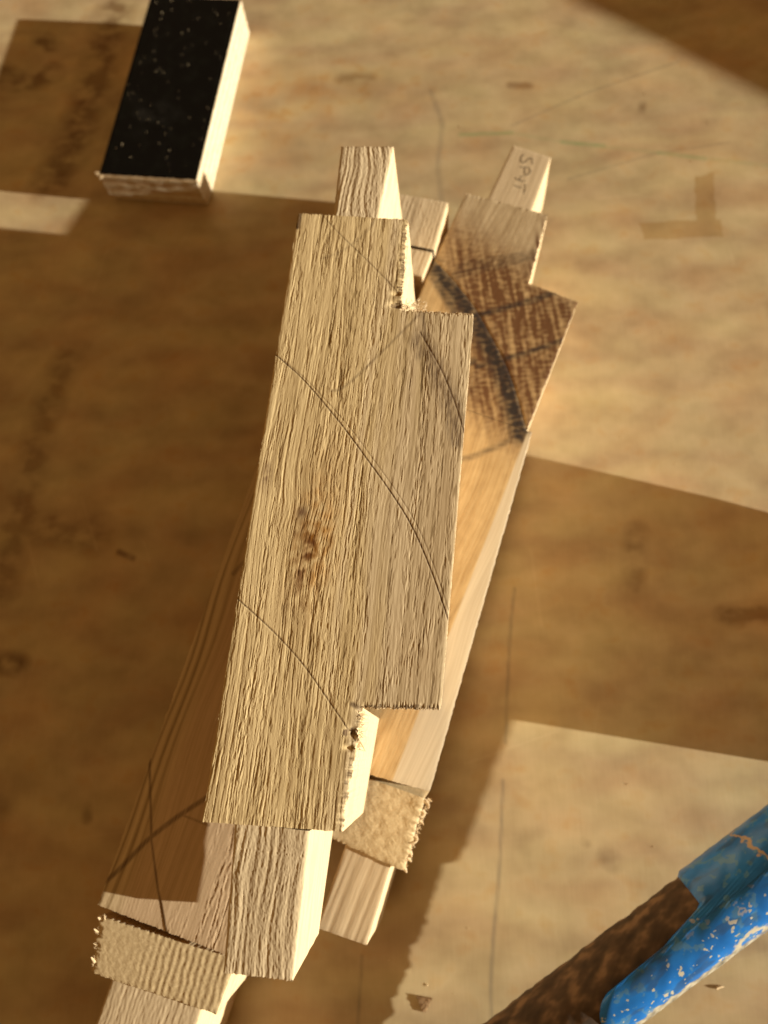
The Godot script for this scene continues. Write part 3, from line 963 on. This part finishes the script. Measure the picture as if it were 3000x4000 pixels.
var sawn: StandardMaterial3D
func sawn_material() -> StandardMaterial3D:
	if sawn:
		return sawn
	var w := 512
	var h := 1024
	var bytes := PackedByteArray()
	bytes.resize(w * h * 3)
	for j in h:
		for i in w:
			var x := i * 200.0 / w
			var y := j * 480.0 / h
			var f := 1.0 + 0.14 * rough_noise.get_noise_2d(x * 0.25, y * 0.25) + 0.12 * noise.get_noise_2d(x * 1.2, y * 0.9)
			var k := (j * w + i) * 3
			bytes[k] = to_byte(0.56 * f)
			bytes[k + 1] = to_byte(0.42 * pow(f, 1.2))
			bytes[k + 2] = to_byte(0.245 * pow(f, 1.5))
	sawn = wood_material(texture_of(bytes, w, h), 0.92)
	return sawn


# ---------------------------------------------------------------- the piece on the left, mostly in shade

func build_shaded_piece() -> void:
	var box := Rect2(-4, -14, 72, 330)
	var s := Sheet.new(384, 1280, box)
	var lines := s.mask
	lines = s.stroke(lines, vv([-3.2, 62.4, 5.0, 43.0, 11.0, 29.4, 13.0, 24.2, 24.0, 5.0, 33.0, -8.1, 35.0, -12.0]), 0.22, 0.75, 0.7)
	lines = s.stroke(lines, smooth_curve(vv([-1.0, 0.0, 2.5, 5.0, 5.7, 10.8, 9.4, 18.0, 13.0, 24.2, 22.7, 37.1, 36.0, 52.0])), 0.5, 0.7, 1.1)
	lines = s.stroke(lines, smooth_curve(vv([8.0, 150.0, 20.0, 176.0, 34.0, 196.0])), 0.5, 0.5, 1.2)
	lines = s.stroke(lines, vv([22.7, 37.1, 37.0, 36.5]), 0.2, 0.45, 0.6)
	var bytes := PackedByteArray()
	bytes.resize(s.w * s.h * 3)
	for j in s.h:
		var v := box.position.y + (j + 0.5) * box.size.y / s.h
		for i in s.w:
			var u := box.position.x + (i + 0.5) * box.size.x / s.w
			var n := j * s.w + i
			var x := u + 2.0 * noise.get_noise_2d(u * 0.03, v * 0.01 + 60.0)
			var a := noise.get_noise_2d(x * 0.2 + 80.0, v * 0.005)
			var b := noise.get_noise_2d(x * 0.9 + 130.0, v * 0.012)
			var c := noise.get_noise_2d(x * 2.4 + 60.0, v * 0.1)
			# late wood draws dark lines down the left edge
			var ring := pow(0.5 + 0.5 * sin(x * 1.55 + 1.5 * a), 3.0) * smoothstep(15.0, 5.0, x) * 0.42
			var f := 1.0 + 0.10 * a + 0.10 * b + 0.06 * c - ring
			var warm := smoothstep(6.0, 16.0, u)
			var r := lerpf(0.585, 0.56, warm) * f
			var g := lerpf(0.44, 0.40, warm) * pow(f, 1.15)
			var bl := lerpf(0.27, 0.255, warm) * pow(f, 1.4)
			var ln := clampf(lines[n] * (0.85 + 0.4 * c), 0.0, 1.0)
			r = lerpf(r, 0.10, ln); g = lerpf(g, 0.055, ln); bl = lerpf(bl, 0.03, ln)
			bytes[n * 3] = to_byte(r)
			bytes[n * 3 + 1] = to_byte(g)
			bytes[n * 3 + 2] = to_byte(bl)
	var im := Image.create_from_data(s.w, s.h, false, Image.FORMAT_RGB8, bytes)
	im.flip_y()
	var m := wood_material(ImageTexture.create_from_image(im), 0.82)
	var t := thing("timber_piece", "notched timber half in shadow at the left, its near end sawn down in ridges", "timber", Vector3(-0.14890, 0.0005, 0.05505), -0.28585, "tenoned timber pieces")
	var relief := func(u: float, v: float) -> float:
		var h := 0.03 * noise.get_noise_2d(u * 1.6, v * 0.05) + 0.02 * noise.get_noise_2d(u * 3.0, v * 0.6)
		# weathered bundles on the right of the near end
		var k := smoothstep(33.0, 39.0, u - 0.10 * v + 1.0) * smoothstep(60.0, 40.0, v)
		var bundle := maxf(0.0, noise.get_noise_2d(u * 0.30 + 5.0, v * 0.01 + 2.0) + 0.1)
		h += k * (0.26 * noise.get_noise_2d(u * 0.9, v * 0.10) * bundle + 0.14 * noise.get_noise_2d(u * 1.8, v * 0.45) * bundle)
		h += 0.35 * smoothstep(-0.4, 0.4, (u - 13.0) * 0.86 + (v - 24.2) * 0.52) * smoothstep(30.0, 22.0, v)
		return h
	var top := Strip.new()
	var side := Strip.new()
	block(top, side, [Vector2(0, -9), Vector2(56.5, -10.1), Vector2(55.0, 308.0), Vector2(0, 308.0)], [79.5, 79.5, 79.5, 79.5], 0.0, 0.45, 0.9, relief, box, "nrfl", [], {"n": 0.35, "l": 0.3, "r": 0.0}, 0.25)
	block(top, side, [Vector2(56.5, -10.1), Vector2(64.5, -10.3), Vector2(62.5, 14.0), Vector2(56.3, 14.0)], [79.5, 79.5, 79.5, 79.5], 0.0, 0.45, 0.9, relief, box, "nrf", [], {"n": 0.35})
	finish("body", top, side, [m, fresh_wood()], t)
	# the near end: a saw kerf, then the ridged floor of the notch
	var ridged := func(u: float, v: float) -> float:
		var k := 0.5 * sin(u * 2.0 + 0.10 * v + 1.2 * noise.get_noise_2d(u * 0.1, v * 0.1)) * smoothstep(18.0, 34.0, u) + 0.6 * rough_noise.get_noise_2d(u * 0.35 + 80.0, v * 0.35)
		return k * 0.16 + 0.03 * noise.get_noise_2d(u * 1.4, v * 1.6)
	tt_stage(t, "kerf_floor", [Vector2(0.6, -13.6), Vector2(57.0, -11.0), Vector2(56.5, -10.0), Vector2(0.2, -9.0)], 62.0, func(_u, _v): return 0.0, sawn_material(), {}, 0.0, "rl")
	tt_stage(t, "sawn_end", [Vector2(6.2, -36.0), Vector2(65.0, -34.4), Vector2(66.6, -12.2), Vector2(1.2, -14.2)], 74.6, ridged, sawn_material(), {"l": 1.3, "n": 0.35, "f": 0.3}, 0.0, "nrfl", [Vector2(6.2, -36.0), Vector2(64.5, -34.4), Vector2(66.6, -12.2), Vector2(1.2, -14.2)])
	# step at the mouth of the slot beside the upper piece's tenon
	var tm := weathered_material(211, 0.2)
	var tb := Rect2(-10, -80, 90, 520)
	var relief_tenon := func(u: float, v: float) -> float:
		return 0.10 * noise.get_noise_2d(u * 0.6, v * 0.02) + 0.08 * noise.get_noise_2d(u * 1.6, v * 0.2)
	var tt := Strip.new()
	var ts := Strip.new()
	block(tt, ts, [Vector2(15.8, -92.0), Vector2(57.0, -92.0), Vector2(57.8, -34.6), Vector2(15.4, -35.6)], [73.0, 73.0, 73.0, 73.0], 0.0, 0.5, 1.0, relief_tenon, tb, "nrl", [Vector2(15.8, -92.0), Vector2(59.0, -92.0), Vector2(59.8, -34.6), Vector2(15.4, -35.6)], {}, 0.4)
	finish("tenon", tt, ts, [tm, fresh_wood()], t)
	tt = Strip.new()
	ts = Strip.new()
	block(tt, ts, [Vector2(24.0, 352.6), Vector2(56.6, 352.6), Vector2(55.8, 385.4), Vector2(24.0, 384.4)], [86.0, 86.0, 86.0, 86.0], 30.0, 0.5, 1.0, relief_tenon, tb, "rfl", [Vector2(24.0, 352.6), Vector2(57.2, 352.6), Vector2(57.0, 385.4), Vector2(24.0, 384.4)], {}, 0.4)
	finish("tenon", tt, ts, [tm, fresh_wood()], t)
	tt_stage(t, "shoulder", [Vector2(0.0, 335.6), Vector2(54.5, 335.6), Vector2(55.5, 352.6), Vector2(0.0, 352.6)], 84.4, relief_tenon, tm, {"n": 0.4}, 0.0, "nrfl")
	tt_stage(t, "notch_floor", [Vector2(0.0, 308.2), Vector2(53.0, 308.2), Vector2(53.0, 335.4), Vector2(0.0, 335.4)], 30.0, relief_tenon, sawn_material(), {}, 0.0, "rl")
	for a in [[1.0, -15.5, 5.2, 2.6, 0.0006, 2.6], [3.2, -15.0, 3.6, -1.4, 0.0006, 2.0], [2.4, -20.5, 3.4, 1.2, 0.0006, 2.9], [4.0, -25.5, 2.2, 0.6, 0.0005, 3.0], [5.6, -32.0, 3.8, 1.0, 0.0008, 2.6]]:
		var sp := part("splinter", splinter_mesh(a[2] * MM, a[3], a[4]), [fresh_wood()], t)
		sp.position = Vector3(a[0] + 0.6, 74.2, -a[1]) * MM
		sp.rotation = Vector3(0.0, a[5], 0.15)
	var fib := Strip.new()
	for k in 90:
		var v := rng.randf_range(-35.5, -14.0)
		add_fibre(fib, Vector3(1.2 - (v + 14.0) * 0.23 + rng.randf() * 0.8, 74.5 - rng.randf() * 3.0, -v) * MM, Vector3(-1.0, rng.randfn(0.1, 0.4), rng.randfn(0.0, 0.6)).normalized(), rng.randf_range(0.5, 1.8) * MM, rng.randf_range(0.1, 0.24) * MM)
	var fm := ArrayMesh.new()
	surface(fm, fib)
	part("torn_fibres", fm, [fresh_wood()], t).set_meta("kind", "stuff")


# ---------------------------------------------------------------- black faced plywood offcut

func build_faced_block() -> void:
	var t := thing("plywood_offcut", "plywood offcut with a glossy black film face and bright raw edges", "offcut", Vector3(-0.22433, 0.0004, -0.38236), -0.13061)
	var w := 70.0
	var l := 164.5
	var plies := 7
	var y := 0.0
	for k in plies:
		var th := 26.6 / plies
		var inset := 0.18 * (k % 2) + 0.06 * rng.randf()
		var top := Strip.new()
		var side := Strip.new()
		var under := 3.0 if k == 0 else (1.2 if k == 1 else 0.0)
		var c := [Vector2(inset, inset + under), Vector2(w - inset, inset + under), Vector2(w - inset, l - inset), Vector2(inset, l - inset)]
		block(top, side, c, [y + th, y + th, y + th, y + th], y, 3.0, 3.0, func(_u, _v): return 0.0, Rect2(0, 0, w, l), "nrfl", [], {"n": 0.2, "r": 0.12, "l": 0.2}, 0.1)
		finish("ply", top, side, [fresh_wood(), ply_material(k % 2)], t)
		y += th - 0.002
	# the film
	var film := StandardMaterial3D.new()
	var fw := 256
	var fh := 512
	var bytes := PackedByteArray()
	bytes.resize(fw * fh * 3)
	for j in fh:
		for i in fw:
			var n := rough_noise.get_noise_2d(i * 0.02, j * 0.02)
			var v := 0.0055 + 0.003 * maxf(0.0, n)
			# dry dust lying in a wiped smear
			v += 0.008 * gauss(i, j, 95, 345, 55, 30) * clampf(0.6 + 1.6 * n, 0.0, 1.5)
			bytes[(j * fw + i) * 3] = to_byte(v * 1.1)
			bytes[(j * fw + i) * 3 + 1] = to_byte(v)
			bytes[(j * fw + i) * 3 + 2] = to_byte(v * 0.85)
	film.albedo_texture = texture_of(bytes, fw, fh)
	film.roughness = 0.5
	film.metallic_specular = 0.12
	var ft := Strip.new()
	var fs := Strip.new()
	block(ft, fs, [Vector2(0.2, 0.6), Vector2(w - 0.2, 0.8), Vector2(w - 0.2, l - 0.3), Vector2(0.2, l - 0.3)], [27.6, 27.6, 27.6, 27.6], 26.62, 2.0, 2.0, func(u, v): return 0.02 * noise.get_noise_2d(u * 0.1, v * 0.1), Rect2(0, 0, w, l), "nrfl", [], {"n": 0.45}, 0.2)
	finish("film_face", ft, fs, [film, ply_material(1)], t, "black film face with specks of dust")
	# dust on the film
	var dust := Strip.new()
	for k in 75:
		var u := rng.randf_range(3, w - 3)
		var v := rng.randf_range(3, l - 3)
		add_fibre(dust, Vector3(u, 27.65, -v) * MM, Vector3(rng.randfn(), 0.1, rng.randfn()).normalized(), rng.randf_range(0.3, 1.1) * MM, rng.randf_range(0.08, 0.22) * MM)
	var dm := ArrayMesh.new()
	surface(dm, dust)
	part("dust", dm, [fresh_wood()], t).set_meta("kind", "stuff")
	for a in [[-0.5, 1.4, 4.0, 0.7, 0.0014, 3.2], [1.5, 0.4, 3.4, -0.8, 0.0011, 3.9], [70.5, 0.3, 3.0, 1.2, 0.0009, -0.9]]:
		var sp := part("splinter", splinter_mesh(a[2] * MM, a[3], a[4]), [fresh_wood()], t)
		sp.position = Vector3(a[0] + 0.8, 26.2, -a[1]) * MM
		sp.rotation = Vector3(0.0, a[5], 0.1)


var ply_looks := {}
func ply_material(kind: int) -> StandardMaterial3D:
	if ply_looks.has(kind):
		return ply_looks[kind]
	var w := 256
	var h := 64
	var bytes := PackedByteArray()
	bytes.resize(w * h * 3)
	for j in h:
		for i in w:
			var n := noise.get_noise_2d(i * 0.35 + kind * 500.0, j * 0.2) * 0.6 + noise.get_noise_2d(i * 0.05, j * 0.5 + kind * 70.0) * 0.5
			var f := (1.0 if kind == 0 else 0.88) + 0.15 * n
			var k := (j * w + i) * 3
			bytes[k] = to_byte(0.60 * f)
			bytes[k + 1] = to_byte(0.51 * f * f)
			bytes[k + 2] = to_byte(0.375 * f * f * f)
	var m := wood_material(texture_of(bytes, w, h), 0.85)
	ply_looks[kind] = m
	return m


# ---------------------------------------------------------------- long tool with a blue socket

func build_tool() -> void:
	var low_end := Vector3(0.0288, 0.031, 0.1366)
	var high_end := Vector3(0.1668, 0.0515, 0.0393)
	var d := (high_end - low_end).normalized()
	var start := low_end - d * 0.094
	var t := thing("long_handled_tool", "dark weathered wooden handle in a chipped blue painted metal socket", "tool", Vector3(start.x, 0, start.z))
	var side_dir := d.cross(Vector3.UP).normalized()       # towards the near right
	var up_dir := side_dir.cross(d).normalized()
	# weathered shaft
	var wood := StandardMaterial3D.new()
	var w := 256
	var h := 512
	var bytes := PackedByteArray()
	bytes.resize(w * h * 3)
	for j in h:
		for i in w:
			var n := rough_noise.get_noise_2d(cos(i * TAU / w) * 2.2 + 9.0, j * 0.03 + sin(i * TAU / w) * 2.2)
			var p := rough_noise.get_noise_2d(i * 0.05, j * 0.035 + 40.0)
			var f := 1.0 + 0.55 * n + 0.5 * p
			var pale := smoothstep(-0.1, 0.6, p + 0.4 * n)
			bytes[(j * w + i) * 3] = to_byte(lerpf(0.070, 0.125, pale) * f)
			bytes[(j * w + i) * 3 + 1] = to_byte(lerpf(0.040, 0.073, pale) * f)
			bytes[(j * w + i) * 3 + 2] = to_byte(lerpf(0.023, 0.041, pale) * f)
	wood.albedo_texture = texture_of(bytes, w, h)
	wood.roughness = 0.9
	var s := Strip.new()
	var p := PackedVector3Array()
	var uv := PackedVector2Array()
	var rows := 120
	var cols := 49
	for r in rows + 1:
		var at := r / float(rows) * 0.33
		for c in cols:
			var f := TAU * c / (cols - 1)
			var rad := 0.0178 + 0.0006 * rough_noise.get_noise_2d(at * 90.0, sin(f) * 1.6) + 0.0004 * noise.get_noise_2d(at * 240.0, cos(f) * 2.4)
			if r == 0 or r == rows:
				rad *= 0.9
			p.append(start - t.position + d * at + (up_dir * cos(f) + side_dir * sin(f)) * rad)
			uv.append(Vector2(c / float(cols - 1), at * 4.0))
	add_grid(s, p, uv, rows + 1, cols, true)
	cap(s, p, 0, cols, -d)
	cap(s, p, rows * cols, cols, d)
	var sm := ArrayMesh.new()
	surface(sm, s)
	part("shaft", sm, [wood], t, "dark weathered wooden shaft")
	# blue socket: wraps the shaft, with one long rounded tongue along the near side
	var s1 := 0.094 + 0.117
	var s2 := 0.094 + 0.050
	var s_end := 0.345
	var blue := Strip.new()
	var bp := PackedVector3Array()
	var bt := PackedVector2Array()
	var brows := 60
	var bcols := 97
	var mid := deg_to_rad(24.0)
	var half := deg_to_rad(36.0)
	for r in brows + 1:
		for c in bcols:
			var f := -PI + TAU * c / (bcols - 1)
			var x := absf(f - mid) / half
			var from := s1
			if x < 1.0:
				from = s2 + 0.013 * (1.0 - sqrt(maxf(0.0, 1.0 - x * x)))
			elif x < 1.5:
				from = lerpf(s2 + 0.013 + 0.028, s1, smoothstep(1.0, 1.5, x))
			var k := r / float(brows)
			var at := lerpf(from, s_end, k)
			var rad := 0.0194 + 0.00025 * noise.get_noise_2d(at * 120.0, f * 2.0)
			if r == 0:
				rad = 0.0180
			bp.append(start - t.position + d * at + (up_dir * cos(f) + side_dir * sin(f)) * rad)
			bt.append(Vector2(c / float(bcols - 1), (at - s2) / (s_end - s2)))
	add_grid(blue, bp, bt, brows + 1, bcols, true)
	var inner := PackedVector3Array()
	var itex := PackedVector2Array()
	for r in 2:
		for c in bcols:
			var f := -PI + TAU * c / (bcols - 1)
			inner.append(start - t.position + d * (s_end - 0.02 * r) + (up_dir * cos(f) + side_dir * sin(f)) * (0.0194 - 0.0014 * r))
			itex.append(Vector2(c / float(bcols - 1), 1.0))
	add_grid(blue, inner, itex, 2, bcols, true)
	var bm := ArrayMesh.new()
	surface(bm, blue)
	var paint := StandardMaterial3D.new()
	var pw := 640
	var ph := 640
	var pb := PackedByteArray()
	pb.resize(pw * ph * 3)
	for j in ph:
		for i in pw:
			var f := -180.0 + 360.0 * i / pw            # degrees round the socket
			var at := j * 201.0 / ph                    # millimetres along it
			var mm := f * 0.338                         # millimetres round it
			var n := rough_noise.get_noise_2d(mm * 0.065, at * 0.05)
			var q := rough_noise.get_noise_2d(mm * 0.16 + 60.0, at * 0.13)
			var cell := cell_noise.get_noise_2d(mm * 0.055 + 3.0, at * 0.055) + 1.0
			var r := 0.008 + 0.006 * n
			var g := 0.150 + 0.055 * n
			var bl := 0.52 + 0.16 * n
			# rubbed thin: paler, dirty turquoise
			var thin := clampf(smoothstep(0.22, 0.6, q + 0.5 * n), 0.0, 0.6)
			r = lerpf(r, 0.10, thin); g = lerpf(g, 0.24, thin); bl = lerpf(bl, 0.37, thin)
			# dark scuffs
			var scuff := smoothstep(0.18, 0.45, rough_noise.get_noise_2d(mm * 0.10 + 140.0, at * 0.03)) * 0.45
			r = lerpf(r, 0.03, scuff); g = lerpf(g, 0.045, scuff); bl = lerpf(bl, 0.06, scuff)
			# chips down to primer, ringed
			var chip := smoothstep(0.085, 0.05, cell + 0.10 * q)
			var ring := smoothstep(0.05, 0.02, absf(cell + 0.10 * q - 0.16)) * 0.55 * smoothstep(-0.1, 0.25, n)
			var spots := rough_noise.get_noise_2d(mm * 0.19 + 20.0, at * 0.15)
			chip = maxf(chip, smoothstep(0.40, 0.47, spots) * smoothstep(-20.0, 20.0, f))
			# the largest flake, at the lower edge, keeps a pale rim round worn blue
			var flake := Vector2((mm - 17.0) / 4.6, (at - 76.0) / 8.5).length() + 0.35 * q
			ring = maxf(ring, smoothstep(0.32, 0.12, absf(flake - 0.95)))
			var pale := maxf(chip, ring)
			r = lerpf(r, 0.52, pale); g = lerpf(g, 0.46, pale); bl = lerpf(bl, 0.36, pale)
			# a crack running across near the right
			var crack := smoothstep(1.4, 0.5, absf(at - 104.0 - 0.15 * mm - 3.0 * q)) * smoothstep(25.0, 5.0, f) * smoothstep(-120.0, -80.0, f)
			r = lerpf(r, 0.42, crack); g = lerpf(g, 0.29, crack); bl = lerpf(bl, 0.19, crack)
			# worn bare along the lower edge of the tongue
			var bare := smoothstep(47.0, 51.0, f + 5.0 * q + 0.06 * (60.0 - at)) * (1.0 - smoothstep(66.0, 92.0, at + 20.0 * n))
			var grey := 0.30 + 0.30 * q
			r = lerpf(r, grey * 1.15, bare); g = lerpf(g, grey * 1.02, bare); bl = lerpf(bl, grey * 0.80, bare)
			var k := (j * pw + i) * 3
			pb[k] = to_byte(r)
			pb[k + 1] = to_byte(g)
			pb[k + 2] = to_byte(bl)
	paint.albedo_texture = texture_of(pb, pw, ph)
	paint.roughness = 0.34
	paint.metallic_specular = 0.5
	part("socket", bm, [paint], t, "chipped blue painted metal socket with a rounded tongue")


func cap(s: Strip, p: PackedVector3Array, from: int, cols: int, n: Vector3) -> void:
	var base := s.v.size()
	var mid := Vector3.ZERO
	for c in cols - 1:
		mid += p[from + c]
	mid /= cols - 1
	s.v.append(mid)
	s.n.append(n)
	s.t.append(Vector2(0.5, 0.5))
	for c in cols:
		s.v.append(p[from + c])
		s.n.append(n)
		s.t.append(Vector2(0.5, 0.5))
	for c in cols - 1:
		s.i.append_array([base, base + 1 + c, base + 2 + c])


# ---------------------------------------------------------------- things whose shadows reach into the picture

func build_beyond_frame() -> void:
	# a board on edge that carries the tool; its end is sawn at a slant
	var t := thing("board_offcut", "board offcut on edge under the blue tool, just past the right edge", "board", Vector3(0.215, 0.0004, 0.009))
	var prof := [Vector2(0, 0), Vector2(0, 38.5), Vector2(-22.0, 50.0), Vector2(-60.0, 57.0), Vector2(-162.0, 50.0), Vector2(-154.0, 33.0), Vector2(-145.0, 15.5), Vector2(-134.0, 0)]
	var st := SurfaceTool.new()
	st.begin(Mesh.PRIMITIVE_TRIANGLES)
	st.set_smooth_group(-1)
	var pts := PackedVector2Array(prof)
	var tri := Geometry2D.triangulate_polygon(pts)
	for x in [0.0, 26.0]:
		for k in range(0, tri.size(), 3):
			var order := [0, 1, 2] if x == 0.0 else [0, 2, 1]
			for o in order:
				var q := pts[tri[k + o]]
				st.set_uv(q / 160.0)
				st.add_vertex(Vector3(x, q.y, q.x) * MM)
	for k in pts.size():
		var a := pts[k]
		var b := pts[(k + 1) % pts.size()]
		var quad := [Vector3(0, a.y, a.x), Vector3(26, a.y, a.x), Vector3(26, b.y, b.x), Vector3(0, a.y, a.x), Vector3(26, b.y, b.x), Vector3(0, b.y, b.x)]
		for q in quad:
			st.set_uv(Vector2(q.z / 160.0, q.x / 60.0))
			st.add_vertex(q * MM)
	st.generate_normals()
	part("plank", st.commit(), [fresh_wood()], t)
	# a crate farther along the bench shades the far right corner
	var crate := thing("wooden_crate", "slatted wooden crate standing farther along the bench, past the right edge", "crate", Vector3(1.0226, 0.0004, -0.5269), -0.6788)
	var wood := weathered_material(133, 0.35)
	for k in 3:
		for sgn in [-1.0, 1.0]:
			var slat := BoxMesh.new()
			slat.size = Vector3(0.56, 0.0615, 0.012)
			var o := part("slat", slat, [wood], crate)
			o.position = Vector3(0, 0.0310 + k * 0.0625, sgn * 0.134)
	for k in 3:
		for sgn in [-1.0, 1.0]:
			var slat := BoxMesh.new()
			slat.size = Vector3(0.012, 0.0615, 0.255)
			var o := part("slat", slat, [wood], crate)
			o.position = Vector3(sgn * 0.26, 0.0310 + k * 0.0625, 0)
	var floor_ := BoxMesh.new()
	floor_.size = Vector3(0.50, 0.01, 0.25)
	part("base_board", floor_, [wood], crate).position = Vector3(0, 0.008, 0)


# ---------------------------------------------------------------- litter

func build_litter() -> void:
	var st := Strip.new()
	var chip := thing("wood_chip", "small brown triangular wood chip lying on the bench near the tool", "wood chip", Vector3(-0.0079, 0.0, 0.120))
	block(st, st, [Vector2(-1.0, -4.5), Vector2(0.6, -4.5), Vector2(4.0, 1.6), Vector2(-4.0, 2.6)], [1.3, 1.1, 1.6, 1.5], 0.1, 0.6, 0.6, func(u, v): return 0.2 * noise.get_noise_2d(u * 0.5, v * 0.5), Rect2(-5, -5, 10, 10), "nrfl", [], {"n": 0.1, "r": 0.15, "f": 0.2, "l": 0.15}, 0.15)
	var m := ArrayMesh.new()
	surface(m, st)
	var bark := StandardMaterial3D.new()
	bark.albedo_color = Color(0.56, 0.44, 0.31)
	bark.roughness = 0.9
	part("chip", m, [bark], chip)
	var sliver := thing("wood_sliver", "pale curled wood sliver on the bench right of the blue socket", "sliver", Vector3(0.1385, 0.0006, 0.1115))
	part("curl", splinter_mesh(0.006, 1.2, 0.0007), [fresh_wood()], sliver).rotation = Vector3(PI / 2, 0.5, 0.0)
	var dust := Strip.new()
	for k in 160:
		var at := Vector3(rng.randf_range(-0.28, 0.24), 0.0003, rng.randf_range(-0.58, 0.13))
		add_fibre(dust, at, Vector3(rng.randfn(), 0.05, rng.randfn()).normalized(), rng.randf_range(0.3, 1.3) * MM, rng.randf_range(0.08, 0.25) * MM)
	var dm := ArrayMesh.new()
	surface(dm, dust)
	var o := part("sawdust", dm, [fresh_wood()], self)
	o.set_meta("kind", "stuff")
	o.set_meta("label", "scattered specks of pale sawdust on the bench")
	o.set_meta("category", "sawdust")
